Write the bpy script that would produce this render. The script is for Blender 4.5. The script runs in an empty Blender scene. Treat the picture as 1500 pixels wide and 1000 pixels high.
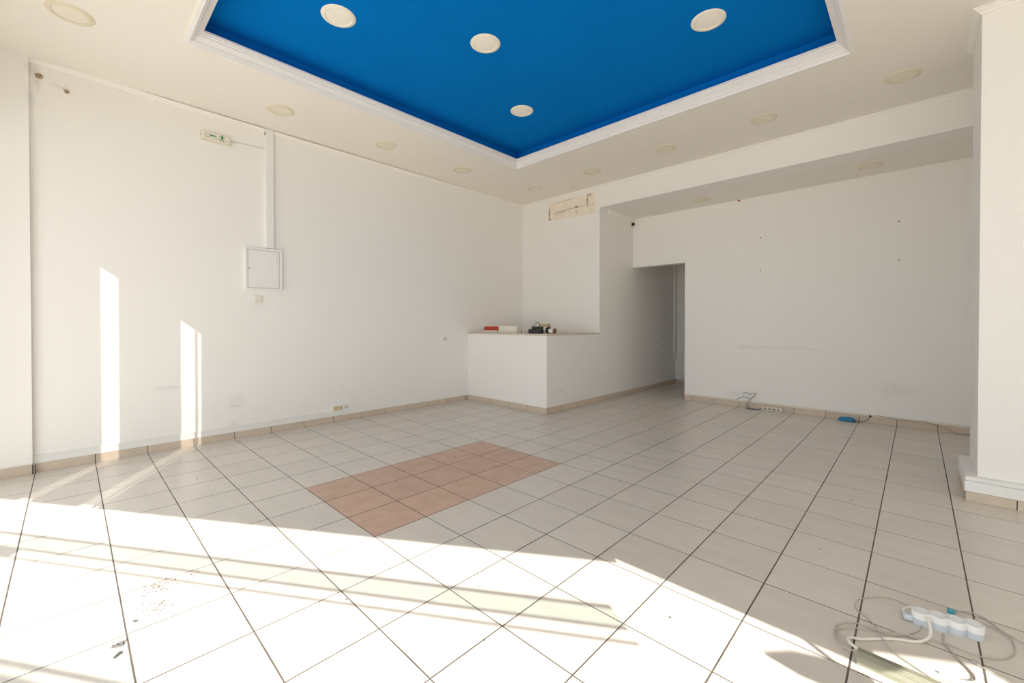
import bpy, bmesh, math, random
from mathutils import Vector, Matrix
random.seed(7)
S = bpy.context.scene
COL = S.collection
R = math.radians

# ------------------------------------------------------------------ camera
cd = bpy.data.cameras.new('camera')
cam = bpy.data.objects.new('camera', cd)
COL.objects.link(cam)
cam.location = (5.0594, -1.1603, 1.18)
cam.rotation_euler = (R(90 - 0.539), 0, R(43.757))
cd.sensor_width = 36
cd.lens = 14.875
cd.shift_y = -20.13 / 1500
cd.clip_start = 0.02
S.camera = cam

# ------------------------------------------------------------------ sky, sun, exposure
W = bpy.data.worlds.new('sky')
S.world = W
W.use_nodes = True
bg = W.node_tree.nodes['Background']
bg.inputs[0].default_value = (0.93, 0.97, 1.0, 1)
bg.inputs[1].default_value = 2.1
sd = bpy.data.lights.new('sun', 'SUN')
sd.energy = 12.5
sd.angle = R(0.12)
sd.color = (1.0, 0.95, 0.87)
sun = bpy.data.objects.new('sun', sd)
COL.objects.link(sun)
SUNDIR = Vector((0.854, -0.52, 0.435)).normalized()
sun.rotation_euler = SUNDIR.to_track_quat('Z', 'Y').to_euler()
S.view_settings.view_transform = 'Standard'
S.view_settings.look = 'None'
S.view_settings.gamma = 1
S.view_settings.use_curve_mapping = False
S.view_settings.exposure = 0.1
try:
    S.cycles.max_bounces = 14
    S.cycles.diffuse_bounces = 10
    S.cycles.sample_clamp_indirect = 6
except Exception:
    pass

# ------------------------------------------------------------------ materials
def srgb(r, g, b):
    f = lambda c: c / 12.92 if c <= 0.04045 else ((c + 0.055) / 1.055) ** 2.4
    return (f(r / 255), f(g / 255), f(b / 255), 1)

def mat(name, col, rough=0.6, metal=0.0, noise=0.0, nscale=8.0, bump=0.0, bscale=200.0, spots=(), vary=0.0,
        transmission=False, spec=None, stretch=None, col2=None, spotcol=(0.16, 0.15, 0.13, 1)):
    m = bpy.data.materials.new(name)
    m.use_nodes = True
    nt = m.node_tree
    N, L = nt.nodes, nt.links
    b = N['Principled BSDF']
    b.inputs['Base Color'].default_value = col
    b.inputs['Roughness'].default_value = rough
    b.inputs['Metallic'].default_value = metal
    if spec is not None:
        b.inputs['Specular IOR Level'].default_value = spec
    geo = N.new('ShaderNodeNewGeometry')
    out = None
    if noise or col2 or vary:
        tx = N.new('ShaderNodeTexNoise')
        tx.inputs['Scale'].default_value = nscale
        tx.inputs['Detail'].default_value = 6
        tx.inputs['Roughness'].default_value = 0.6
        if stretch:
            mp = N.new('ShaderNodeMapping')
            mp.inputs['Scale'].default_value = stretch
            L.new(geo.outputs['Position'], mp.inputs['Vector'])
            L.new(mp.outputs[0], tx.inputs['Vector'])
        else:
            L.new(geo.outputs['Position'], tx.inputs['Vector'])
        rp = N.new('ShaderNodeValToRGB')
        c2 = col2 if col2 else tuple(c * (1 - noise) for c in col[:3]) + (1,)
        rp.color_ramp.elements[0].color = c2
        rp.color_ramp.elements[1].color = col
        rp.color_ramp.elements[0].position = 0.35
        rp.color_ramp.elements[1].position = 0.65
        L.new(tx.outputs['Fac'], rp.inputs['Fac'])
        out = rp.outputs['Color']
        if vary:
            oi = N.new('ShaderNodeObjectInfo')
            mr = N.new('ShaderNodeMapRange')
            mr.inputs['To Min'].default_value = 1 - vary
            mr.inputs['To Max'].default_value = 1.0
            L.new(oi.outputs['Random'], mr.inputs['Value'])
            mx = N.new('ShaderNodeMix')
            mx.data_type = 'RGBA'
            mx.blend_type = 'MULTIPLY'
            mx.inputs['Factor'].default_value = 1
            L.new(out, mx.inputs['A'])
            L.new(mr.outputs[0], mx.inputs['B'])
            out = mx.outputs['Result']
    for (c, rad, k) in spots:
        sb = N.new('ShaderNodeVectorMath'); sb.operation = 'SUBTRACT'
        sb.inputs[1].default_value = c
        L.new(geo.outputs['Position'], sb.inputs[0])
        dv = N.new('ShaderNodeVectorMath'); dv.operation = 'DIVIDE'
        dv.inputs[1].default_value = rad
        L.new(sb.outputs[0], dv.inputs[0])
        ln = N.new('ShaderNodeVectorMath'); ln.operation = 'LENGTH'
        L.new(dv.outputs[0], ln.inputs[0])
        mr = N.new('ShaderNodeMapRange'); mr.interpolation_type = 'SMOOTHSTEP'
        mr.inputs['From Min'].default_value = 1.0
        mr.inputs['From Max'].default_value = 0.1
        mr.inputs['To Max'].default_value = k
        L.new(ln.outputs['Value'], mr.inputs['Value'])
        nz = N.new('ShaderNodeTexNoise')
        nz.inputs['Scale'].default_value = 14
        nz.inputs['Detail'].default_value = 4
        L.new(geo.outputs['Position'], nz.inputs['Vector'])
        ml = N.new('ShaderNodeMath'); ml.operation = 'MULTIPLY'
        L.new(mr.outputs[0], ml.inputs[0]); L.new(nz.outputs['Fac'], ml.inputs[1])
        mx = N.new('ShaderNodeMix'); mx.data_type = 'RGBA'
        mx.inputs['B'].default_value = spotcol
        if out is None:
            mx.inputs['A'].default_value = col
        else:
            L.new(out, mx.inputs['A'])
        L.new(ml.outputs[0], mx.inputs['Factor'])
        out = mx.outputs['Result']
    if out is not None:
        L.new(out, b.inputs['Base Color'])
    if bump:
        bt = N.new('ShaderNodeTexNoise')
        bt.inputs['Scale'].default_value = bscale
        bt.inputs['Detail'].default_value = 3
        L.new(geo.outputs['Position'], bt.inputs['Vector'])
        bp = N.new('ShaderNodeBump')
        bp.inputs['Strength'].default_value = bump
        bp.inputs['Distance'].default_value = 0.002
        L.new(bt.outputs['Fac'], bp.inputs['Height'])
        L.new(bp.outputs[0], b.inputs['Normal'])
    return m

WHITE = (0.86, 0.845, 0.815, 1)
M = {}
M['wall'] = mat('white wall paint', WHITE, 0.55, bump=0.06, bscale=60, spots=[
    ((0, -0.536, 0.58), (0.1, 0.14, 0.03), 0.30), ((0, 0.03, 0.38), (0.1, 0.11, 0.10), 0.16),
    ((0, 0.02, 0.33), (0.1, 0.10, 0.02), 0.3), ((0, 0.0, 0.15), (0.1, 0.05, 0.07), 0.2),
    ((0, -1.33, 3.13), (0.1, 0.035, 0.16), 0.35), ((0, -1.37, 2.95), (0.1, 0.05, 0.10), 0.25), ((0, -1.36, 3.19), (0.1, 0.06, 0.08), 0.30),
    ((0, -1.20, 3.11), (0.1, 0.08, 0.02), 0.22), ((0, 0.22, 1.38), (0.1, 0.10, 0.09), 0.10),
    ((3.75, 5.437, 0.855), (0.75, 0.1, 0.022), 0.20), ((3.3, 5.437, 0.85), (0.2, 0.1, 0.06), 0.12),
    ((4.86, 5.437, 0.42), (0.25, 0.1, 0.12), 0.18), ((3.25, 5.437, 0.16), (0.3, 0.1, 0.1), 0.14),
    ((1.576, 3.42, 0.28), (0.1, 0.05, 0.03), 0.35), ((1.576, 3.24, 0.22), (0.1, 0.05, 0.03), 0.2),
    ((1.576, 3.7, 0.31), (0.1, 0.03, 0.02), 0.3), ((1.2, 4.398, 2.45), (0.35, 0.1, 0.15), 0.06),
    ((2.47, 5.437, 0.9), (0.03, 0.1, 0.6), 0.12)])
M['ceiling'] = mat('cream white ceiling paint', (0.88, 0.84, 0.775, 1), 0.8, spec=0.2)
M['cornice'] = mat('cream plaster moulding', (0.90, 0.87, 0.82, 1), 0.55)
M['lip'] = mat('white gloss moulding', (0.86, 0.84, 0.82, 1), 0.4)
M['blue'] = mat('royal blue paint', (0.0012, 0.175, 0.56, 1), 0.95, noise=0.05, nscale=1.5, spec=0.03)
M['tile'] = mat('cream floor tile', (0.69, 0.635, 0.57, 1), 0.30, spec=0.75, noise=0.07, nscale=3.0, stretch=(1.0, 4.0, 1), vary=0.06, bump=0.03, bscale=30)
M['browntile'] = mat('terracotta tile', (0.64, 0.435, 0.325, 1), 0.42, nscale=9.0, col2=(0.55, 0.355, 0.26, 1), vary=0.10, bump=0.05, bscale=60)
M['grout'] = mat('dark grout', (0.15, 0.122, 0.10, 1), 0.9, noise=0.4, nscale=6)
M['base'] = mat('beige skirting tile', (0.66, 0.56, 0.45, 1), 0.4, noise=0.07, nscale=12, vary=0.08)
M['basedark'] = mat('skirting joint grout', (0.11, 0.08, 0.06, 1), 0.9)
M['plastic'] = mat('white plastic', (0.82, 0.82, 0.80, 1), 0.4)
M['oldplastic'] = mat('yellowed white plastic', (0.78, 0.74, 0.64, 1), 0.4)
M['yellow'] = mat('yellowed beige plastic', (0.66, 0.50, 0.26, 1), 0.4)
M['lampring'] = mat('cream lamp ring', (0.76, 0.69, 0.53, 1), 0.45)
M['lampdisc'] = mat('cream lamp diffuser', (0.84, 0.79, 0.66, 1), 0.4)
M['lampwhite'] = mat('white lamp ring', (0.90, 0.84, 0.72, 1), 0.4)
M['lampwhitedisc'] = mat('white lamp diffuser', (0.93, 0.89, 0.80, 1), 0.35)
M['red'] = mat('red lens', (0.55, 0.022, 0.015, 1), 0.25)
M['cream'] = mat('cream enamel', (0.80, 0.77, 0.68, 1), 0.4)
M['black'] = mat('black plastic', (0.018, 0.018, 0.02, 1), 0.35)
M['brown'] = mat('brown card', (0.22, 0.11, 0.06, 1), 0.7)
M['tan'] = mat('tan card', (0.55, 0.42, 0.25, 1), 0.7)
M['grey'] = mat('light grey plastic', (0.55, 0.53, 0.48, 1), 0.5)
M['slab'] = mat('beige counter slab', (0.66, 0.59, 0.49, 1), 0.4, noise=0.1, nscale=20)
M['green'] = mat('green sign print', (0.02, 0.25, 0.09, 1), 0.5)
M['sign'] = mat('aged sign plastic', (0.76, 0.70, 0.58, 1), 0.35)
M['dark'] = mat('dark hole', (0.05, 0.04, 0.035, 1), 0.9)
M['rust'] = mat('rusty brown fitting', (0.50, 0.40, 0.28, 1), 0.8, noise=0.4, nscale=80)
M['redwire'] = mat('red connector', (0.45, 0.06, 0.03, 1), 0.5)
M['patch'] = mat('raw stained plaster', (0.88, 0.82, 0.71, 1), 0.9, nscale=10, col2=(0.82, 0.74, 0.61, 1), bump=0.5, bscale=60, spotcol=(0.14, 0.08, 0.03, 1), spots=[
    ((0.61, 4.38, 3.02), (0.03, 0.1, 0.16), 1.3), ((1.05, 4.38, 3.02), (0.5, 0.1, 0.012), 0.9), ((1.15, 4.38, 3.03), (0.06, 0.1, 0.035), 1.1),
    ((1.36, 4.38, 3.08), (0.03, 0.1, 0.16), 1.0), ((0.85, 4.38, 3.0), (0.25, 0.1, 0.04), 0.6), ((1.40, 4.38, 3.17), (0.08, 0.1, 0.04), 0.9),
    ((0.95, 4.38, 3.17), (0.3, 0.1, 0.012), 0.6), ((1.15, 4.38, 2.95), (0.04, 0.1, 0.06), 0.5), ((0.62, 4.38, 2.92), (0.04, 0.1, 0.04), 0.9)])
M['wirebrown'] = mat('brown wire', (0.30, 0.22, 0.15, 1), 0.6)
M['wireblue'] = mat('grey blue wire', (0.17, 0.24, 0.30, 1), 0.5)
M['blueplug'] = mat('bright blue plastic', (0.03, 0.22, 0.42, 1), 0.5)
M['cyanplug'] = mat('blue connector plastic', (0.06, 0.35, 0.48, 1), 0.4)
M['cablewhite'] = mat('white cable sheath', (0.80, 0.78, 0.72, 1), 0.4)
M['cablegrey'] = mat('grey beige cable sheath', (0.47, 0.43, 0.37, 1), 0.45)
M['tubegrey'] = mat('olive grey plastic', (0.25, 0.245, 0.18, 1), 0.4, noise=0.12, nscale=60, stretch=(1, 12, 12))
M['stripgrey'] = mat('pale blue grey plastic', (0.58, 0.63, 0.68, 1), 0.4)
M['clearplug'] = mat('clear grey plug', (0.45, 0.44, 0.44, 1), 0.3)
M['crumb'] = mat('sandy crumbs', (0.15, 0.095, 0.045, 1), 0.9, noise=0.6, nscale=90)
M['chip'] = mat('grey chips', (0.11, 0.105, 0.10, 1), 0.8, noise=0.5, nscale=120)
M['camblack'] = mat('dark glass dome', (0.03, 0.025, 0.022, 1), 0.15)
M['pavement'] = mat('pavement', (0.60, 0.58, 0.54, 1), 0.9, noise=0.2, nscale=2)
M['alu'] = mat('grey aluminium', (0.45, 0.46, 0.47, 1), 0.4, metal=0.6)

def tinted(name, col):
    m = bpy.data.materials.new(name)
    m.use_nodes = True
    nt = m.node_tree
    nt.nodes.clear()
    o = nt.nodes.new('ShaderNodeOutputMaterial'); t = nt.nodes.new('ShaderNodeBsdfTransparent')
    gl = nt.nodes.new('ShaderNodeBsdfGlossy'); mx = nt.nodes.new('ShaderNodeMixShader')
    t.inputs['Color'].default_value = col
    gl.inputs['Roughness'].default_value = 0.05
    mx.inputs[0].default_value = 0.06
    nt.links.new(t.outputs[0], mx.inputs[1]); nt.links.new(gl.outputs[0], mx.inputs[2]); nt.links.new(mx.outputs[0], o.inputs[0])
    return m
M['tint'] = tinted('green tinted glass', (0.79, 0.86, 0.84, 1))
M['tintdark'] = tinted('sun slit filter', (0.46, 0.45, 0.44, 1))  # filter added to weaken the sun stripes

# ------------------------------------------------------------------ mesh helpers
class MB:
    def __init__(s):
        s.v, s.f, s.sm = [], [], []
    def add(s, vs, fs, smooth=False):
        o = len(s.v)
        s.v += [tuple(p) for p in vs]
        for f in fs:
            s.f.append(tuple(i + o for i in f)); s.sm.append(smooth)
        return s
    def box(s, x0, x1, y0, y1, z0, z1):
        vs = [(x0, y0, z0), (x1, y0, z0), (x1, y1, z0), (x0, y1, z0), (x0, y0, z1), (x1, y0, z1), (x1, y1, z1), (x0, y1, z1)]
        return s.add(vs, [(0, 3, 2, 1), (4, 5, 6, 7), (0, 1, 5, 4), (1, 2, 6, 5), (2, 3, 7, 6), (3, 0, 4, 7)])
    def cbox(s, x0, x1, y0, y1, z0, z1, c=0.003):
        """box with chamfered edges"""
        bm = bmesh.new()
        bmesh.ops.create_cube(bm, size=1)
        for v in bm.verts:
            v.co = Vector(((x0 + x1) / 2 + v.co.x * (x1 - x0), (y0 + y1) / 2 + v.co.y * (y1 - y0), (z0 + z1) / 2 + v.co.z * (z1 - z0)))
        bmesh.ops.bevel(bm, geom=bm.edges[:], offset=c, segments=2, affect='EDGES', profile=0.5)
        bm.verts.index_update()
        s.add([v.co for v in bm.verts], [[v.index for v in f.verts] for f in bm.faces])
        bm.free()
        return s
    def prism(s, pts, z0, z1, smooth=False):
        n = len(pts)
        vs = [(p[0], p[1], z0) for p in pts] + [(p[0], p[1], z1) for p in pts]
        s.add(vs, [tuple(reversed(range(n))), tuple(range(n, 2 * n))])
        o = len(s.v) - 2 * n
        for i in range(n):
            j = (i + 1) % n
            s.f.append((o + i, o + j, o + n + j, o + n + i)); s.sm.append(smooth)
        return s
    def lathe(s, prof, n=40, axis='z', c=(0, 0, 0), smooth=True):
        """profile [(r, h)] turned about an axis; closed by end caps"""
        vs, fs = [], []
        def P(r, h, a):
            u, w = r * math.cos(a), r * math.sin(a)
            p = {'z': (u, w, h), 'x': (h, u, w), 'y': (w, h, u)}[axis]
            return (p[0] + c[0], p[1] + c[1], p[2] + c[2])
        m = len(prof)
        for (r, h) in prof:
            for k in range(n):
                vs.append(P(r, h, 2 * math.pi * k / n))
        for i in range(m - 1):
            for k in range(n):
                k2 = (k + 1) % n
                fs.append((i * n + k, i * n + k2, (i + 1) * n + k2, (i + 1) * n + k))
        fs.append(tuple(reversed(range(n)))); fs.append(tuple(range((m - 1) * n, m * n)))
        return s.add(vs, fs, smooth)
    def tube(s, pts, r, n=8, sub=4):
        pts = [Vector(p) for p in pts]
        if sub > 1 and len(pts) > 2:
            q = [pts[0] * 2 - pts[1]] + pts + [pts[-1] * 2 - pts[-2]]
            o = []
            for i in range(1, len(q) - 2):
                for k in range(sub):
                    t = k / sub
                    a, b, c, d = q[i - 1], q[i], q[i + 1], q[i + 2]
                    o.append(0.5 * ((2 * b) + (c - a) * t + (2 * a - 5 * b + 4 * c - d) * t * t + (3 * b - a - 3 * c + d) * t ** 3))
            pts = o + [pts[-1]]
        vs, fs = [], []
        up = Vector((0, 0, 1))
        for i, p in enumerate(pts):
            t = (pts[min(i + 1, len(pts) - 1)] - pts[max(i - 1, 0)]).normalized()
            a = t.cross(up)
            if a.length < 0.05:
                a = t.cross(Vector((0, 1, 0)))
            a.normalize(); b = a.cross(t)
            for k in range(n):
                an = 2 * math.pi * k / n
                vs.append(p + a * math.cos(an) * r + b * math.sin(an) * r)
        for i in range(len(pts) - 1):
            for k in range(n):
                k2 = (k + 1) % n
                fs.append((i * n + k, (i + 1) * n + k, (i + 1) * n + k2, i * n + k2))
        fs.append(tuple(range(n))); fs.append(tuple(reversed(range((len(pts) - 1) * n, len(pts) * n))))
        return s.add(vs, fs, True)
    def sweep(s, prof, path):
        """profile [(u, z)] swept along plan points [(x, y, nx, ny)] where u runs along (nx, ny) from the point"""
        m = len(prof); vs, fs = [], []
        for (x, y, nx, ny, dz) in path:
            for (u, z) in prof:
                vs.append((x + nx * u, y + ny * u, z + dz))
        for i in range(len(path) - 1):
            for k in range(m):
                k2 = (k + 1) % m
                fs.append((i * m + k, i * m + k2, (i + 1) * m + k2, (i + 1) * m + k))
        if path[0][:2] != path[-1][:2]:
            fs.append(tuple(reversed(range(m)))); fs.append(tuple(range((len(path) - 1) * m, len(path) * m)))
        return s.add(vs, fs)
    def build(s, name, m, parent=None, loc=None, sharp=35):
        me = bpy.data.meshes.new(name)
        me.from_pydata(s.v, [], s.f)
        bm = bmesh.new(); bm.from_mesh(me)
        bmesh.ops.recalc_face_normals(bm, faces=bm.faces[:])
        bm.to_mesh(me); bm.free()
        if any(s.sm):
            me.polygons.foreach_set('use_smooth', s.sm)
            me.set_sharp_from_angle(angle=R(sharp))
        me.materials.append(m)
        o = bpy.data.objects.new(name, me)
        COL.objects.link(o)
        if parent: o.parent = parent
        if loc: o.location = loc
        return o

def tag(o, label=None, cat=None, group=None, kind=None):
    if label: o['label'] = label
    if cat: o['category'] = cat
    if group: o['group'] = group
    if kind: o['kind'] = kind
    return o
def thing(name, label, cat, loc=(0, 0, 0), rz=0.0, group=None):
    o = bpy.data.objects.new(name, None)
    o.empty_display_size = 0.05
    COL.objects.link(o)
    o.location = loc; o.rotation_euler = (0, 0, rz)
    return tag(o, label, cat, group)
def struct(name, mb, m):
    return tag(mb.build(name, m), kind='structure')
def copy_tree(o, parent=None):
    c = o.copy(); COL.objects.link(c); c.parent = parent
    for ch in list(o.children):
        copy_tree(ch, c)
    return c

# ------------------------------------------------------------------ main dimensions
ZC = 3.262            # ceiling
YF = -1.90            # shopfront plane
YB = 4.398            # back wall / beam face
YR = 5.437            # wall of the rear bay
XC = 1.576            # corridor wall
XD = 2.455            # right jamb of the doorway
YK = 3.129            # counter face
ZS = 2.94             # lower ceiling of the rear bay
ZK = 1.045            # counter top
XP, YP0, YP1 = 5.357, 3.03, 3.60   # right pillar
XE = 11.0             # far right end of the shop
PX, PY, GX = 0.3337, 0.3397, 1.894

# ------------------------------------------------------------------ walls
struct('wall_left', MB().box(-0.25, 0, YF - 0.1, YB + 0.2, 0, ZC + 0.3), M['wall'])
struct('pillar_left', MB().box(0, 0.045, YF - 0.1, -1.372, 0, ZC), M['wall'])
struct('wall_back', MB().box(0, XC, YB, 7.4, 0, ZC + 0.3), M['wall'])
struct('counter_block', MB().box(0, XC, YK, YB, 0, ZK - 0.022), M['wall'])
struct('beam_back', MB().box(XC, 6.4, YB, YB + 0.25, ZS, ZC + 0.3), M['wall'])
struct('wall_rear_bay', MB().box(XD, 5.62, YR, YR + 0.16, 0, ZS + 0.35).box(XC, XD, YR, YR + 0.16, 2.128, ZS + 0.35), M['wall'])
struct('wall_right', MB().box(5.60, 5.8, YP1 - 0.1, YR + 0.16, 0, ZC + 0.3), M['wall'])
struct('pillar_right', MB().box(XP, 5.95, YP0, YP1, 0, ZC), M['wall'])
struct('wall_right_return', MB().box(5.95, XE, YP0, YP0 + 0.2, 0, ZC + 0.3), M['wall'])
struct('wall_corridor_end', MB().box(XC, 4.2, 7.20, 7.4, 0, 2.7), M['wall'])
struct('wall_corridor_right', MB().box(4.0, 4.2, YR + 0.16, 7.2, 0, 2.7), M['wall'])
struct('ceiling_corridor', MB().box(XC, 4.2, YR + 0.16, 7.4, 2.6, 2.75), M['ceiling'])
struct('wall_front', MB().box(-0.25, 0.35, YF - 0.2, YF, 0, 2.44).box(-0.25, 8.2, YF - 0.2, YF, 2.607, ZC + 0.3)
       .box(8.2, 9.6, YF - 0.2, YF, 2.365, ZC + 0.3).box(9.6, XE + 0.2, YF - 0.2, YF, 2.60, ZC + 0.3).box(10.32, XE + 0.2, YF - 0.2, YF, 0, 2.60)
       .add([(9.6, YF - 0.2, 2.60), (9.6, YF - 0.2, 2.41), (10.32, YF - 0.2, 2.595), (10.32, YF - 0.2, 2.60), (9.6, YF, 2.60), (9.6, YF, 2.41), (10.32, YF, 2.595), (10.32, YF, 2.60)],
            [(0, 1, 2, 3), (4, 7, 6, 5), (0, 4, 5, 1), (1, 5, 6, 2), (2, 6, 7, 3), (3, 7, 4, 0)]), M['wall'])  # unseen front; lintel steps and slope shaped to bound the sun patch
struct('wall_far_right', MB().box(XE, XE + 0.2, YF, YP0 + 0.2, 0, ZC + 0.3), M['wall'])

# ------------------------------------------------------------------ ceilings
rx0, rx1, ry0, ry1 = 1.165, 4.682, -0.545, 2.995     # recess opening (outer edge of its moulding)
w, up = 0.08, 0.085
ix0, ix1, iy0, iy1 = rx0 + w, rx1 - w, ry0 + w, ry1 - w
ZRC = 3.46
struct('ceiling', MB().box(-0.25, XE + 0.2, YF - 0.2, ry0, ZC, ZC + 0.05).box(-0.25, XE + 0.2, ry1, YB + 0.2, ZC, ZC + 0.05)
       .box(-0.25, rx0, ry0, ry1, ZC, ZC + 0.05).box(rx1, XE + 0.2, ry0, ry1, ZC, ZC + 0.05), M['ceiling'])
struct('roof', MB().box(-0.25, XE + 0.2, YF - 0.2, YB + 0.2, ZRC + 0.05, ZRC + 0.25), M['pavement'])
struct('ceiling_rear_bay', MB().box(XC, 5.62, YB + 0.25, YR + 0.05, ZS, ZS + 0.2), M['ceiling'])
g = 0.03
c0, c1, e0, e1 = rx0 - 0.02, rx1 + 0.02, ry0 - 0.02, ry1 + 0.02      # the blue cove is wider than the opening below it
zb = ZC + 0.05
struct('ceiling_blue_recess', MB().box(c0 - 0.03, c1 + 0.03, e0 - 0.03, e1 + 0.03, ZRC, ZRC + 0.05)
       .box(c0 - 0.03, c0, e0, e1, zb, ZRC).box(c1, c1 + 0.03, e0, e1, zb, ZRC)
       .box(c0, c1, e0 - 0.03, e0, zb, ZRC).box(c0, c1, e1, e1 + 0.03, zb, ZRC), M['blue'])
def ring(x0, x1, y0, y1):
    r2 = 1.0
    return [(x0, y0, 1, 1, 0), (x1, y0, -1, 1, 0), (x1, y1, -1, -1, 0), (x0, y1, 1, -1, 0), (x0, y0, 1, 1, 0)]
# stepped crown moulding that climbs from the ceiling to the recess
prof = [(-0.022, ZC - 0.001), (-0.022, ZC - 0.010), (0.004, ZC - 0.012), (0.012, ZC + 0.004), (0.020, ZC + 0.006), (0.024, ZC + 0.018), (0.040, ZC + 0.034),
        (0.054, ZC + 0.042), (0.056, ZC + 0.052), (0.066, ZC + 0.056), (0.068, ZC + 0.068), (w, ZC + 0.070), (w, ZC + up),
        (g * 0.9, ZC + up), (0.0, ZC + 0.05)]
struct('trim_1', MB().sweep(prof, ring(rx0, rx1, ry0, ry1)), M['lip'])

# cornices where wall meets ceiling
cor = [(0, ZC), (0, ZC - 0.036), (0.010, ZC - 0.036), (0.014, ZC - 0.024), (0.028, ZC - 0.016), (0.036, ZC - 0.006), (0.046, ZC - 0.006), (0.046, ZC)]
def corner(prof, pts, z=0):
    return MB().sweep(prof, [(p[0], p[1], p[2], p[3], p[4] if len(p) > 4 else z) for p in pts])
lp = [(0, -1.372, 1, 0, 0.014), (0, -1.0, 1, 0, 0.004), (0, -0.5, 1, 0, -0.006), (0, 0.0, 1, 0, -0.010), (0, 0.9, 1, 0, -0.010), (0, 2.2, 1, 0, -0.006), (0, 3.4, 1, 0, -0.002),
      (0, YB, 1, -1, 0), (3.0, YB, 0, -1, 0), (6.4, YB, 0, -1, 0)]
# the wall's cornice is one run; it stops at the cable duct and starts again behind it
struct('trim_2', MB().sweep(cor, lp[:4] + [(0, 0.290, 1, 0, -0.010)]), M['cornice'])
struct('trim_3', MB().sweep(cor, [(0, 0.375, 1, 0, -0.010)] + lp[4:]), M['cornice'])
struct('trim_4', MB().sweep(cor, [(XP, YP1, -1, 0, 0), (XP, YP0, -1, -1, 0), (5.95, YP0, 0, -1, 0), (XE, YP0, 0, -1, 0)]), M['cornice'])
cor2 = [(0, z - ZC + ZS) for _, z in cor[:1]] + [(u, (z - ZC) * 1.6 + ZS) for u, z in cor[1:]]
struct('trim_5', MB().sweep(cor2, [(XC, YB + 0.25, 1, 0, 0), (XC, YR, 1, 0, 0)]), M['cornice'])
struct('trim_6', MB().box(XC, XC + 0.03, 7.10, 7.20, 0.48, 2.35), M['lip'])

# ------------------------------------------------------------------ floor: each tile a piece of its own
floor = struct('floor', MB().box(-0.3, XE + 0.2, YF - 0.2, 7.5, -0.10, -0.0008), M['grout'])
JX, JY = 0.0056, 0.0050      # the joints running into the shop are the wide ones
def tile_mb(x0, x1, y0, y1, cx, cy):
    c = 0.0012
    b, t = -0.010, 0.0
    vs = []
    for (i, z) in ((0, b), (0, t - c * 0.7), (c, t)):
        vs += [(x0 + i - cx, y0 + i - cy, z), (x1 - i - cx, y0 + i - cy, z), (x1 - i - cx, y1 - i - cy, z), (x0 + i - cx, y1 - i - cy, z)]
    fs = [(8, 9, 10, 11)]
    for l in (0, 4):
        for k in range(4):
            k2 = (k + 1) % 4
            fs.append((l + k, l + k2, l + 4 + k2, l + 4 + k))
    return vs, fs
def wmat(p):
    """rough distance key used to pick the tiles that show largest"""
    d = Vector((p[0], p[1], 0)) - cam.location
    return d.length
fwd = Vector((-math.sin(R(43.757)), math.cos(R(43.757))))
rgt = Vector((math.cos(R(43.757)), math.sin(R(43.757))))
def seen(x, y):
    d = Vector((x - 5.0594, y + 1.1603))
    z = d.dot(fwd)
    if z < 0.9: return False
    if abs(d.dot(rgt) / z) > 1.36: return False
    if x < XC and y > YK: return False
    if y > YR and x > XD: return False
    if x > XP and y > YP0: return False
    return True
full = {}
cells = []
for i in range(-6, 28):
    for j in range(-6, 22):
        x0, x1, y0, y1 = GX + i * PX, GX + (i + 1) * PX, j * PY, (j + 1) * PY
        x0, x1, y0, y1 = max(x0, 0), min(x1, XE), max(y0, YF), min(y1, 7.2)
        if x1 - x0 < 0.02 or y1 - y0 < 0.02: continue
        if x1 <= XC + 0.005 and y0 >= YK - 0.005: continue
        if x0 > 4.0 and y0 > YR: continue
        if x0 > 5.6 and y0 > YP0 + 0.2: continue
        brown = 0 <= i < 3 and 0 <= j < 5
        cells.append((x0 + JX / 2, x1 - JX / 2, y0 + JY / 2, y1 - JY / 2, brown))
vis = [c for c in cells if any(seen(x, y) for x in (c[0], c[1]) for y in (c[2], c[3]))]
vis.sort(key=lambda c: (not c[4], wmat(((c[0] + c[1]) / 2, (c[2] + c[3]) / 2)) / max(0.3, min(1, (c[1] - c[0]) / PX))))
single = vis[:300]
sset = set(single)
for c in single:
    x0, x1, y0, y1, brown = c
    key = (round(x1 - x0, 3), round(y1 - y0, 3), brown)
    cx, cy = (x0 + x1) / 2, (y0 + y1) / 2
    if key not in full:
        vs, fs = tile_mb(x0, x1, y0, y1, cx, cy)
        me = bpy.data.meshes.new('tile'); me.from_pydata(vs, [], fs)
        me.materials.append(M['browntile' if brown else 'tile'])
        full[key] = me
    o = bpy.data.objects.new('tile', full[key]); COL.objects.link(o)
    o.parent = floor
    o.location = (cx, cy, random.uniform(-0.0003, 0.0002))
    o.rotation_euler = (random.uniform(-0.0008, 0.0008), random.uniform(-0.0008, 0.0008), 0)
    if brown: o['label'] = 'square terracotta brown floor tile'
rest = MB()
for c in cells:
    if c in sset: continue
    rest.add(*tile_mb(c[0], c[1], c[2], c[3], 0, 0))
o = rest.build('floor_tiles', M['tile'], floor); o['kind'] = 'stuff'

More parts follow.
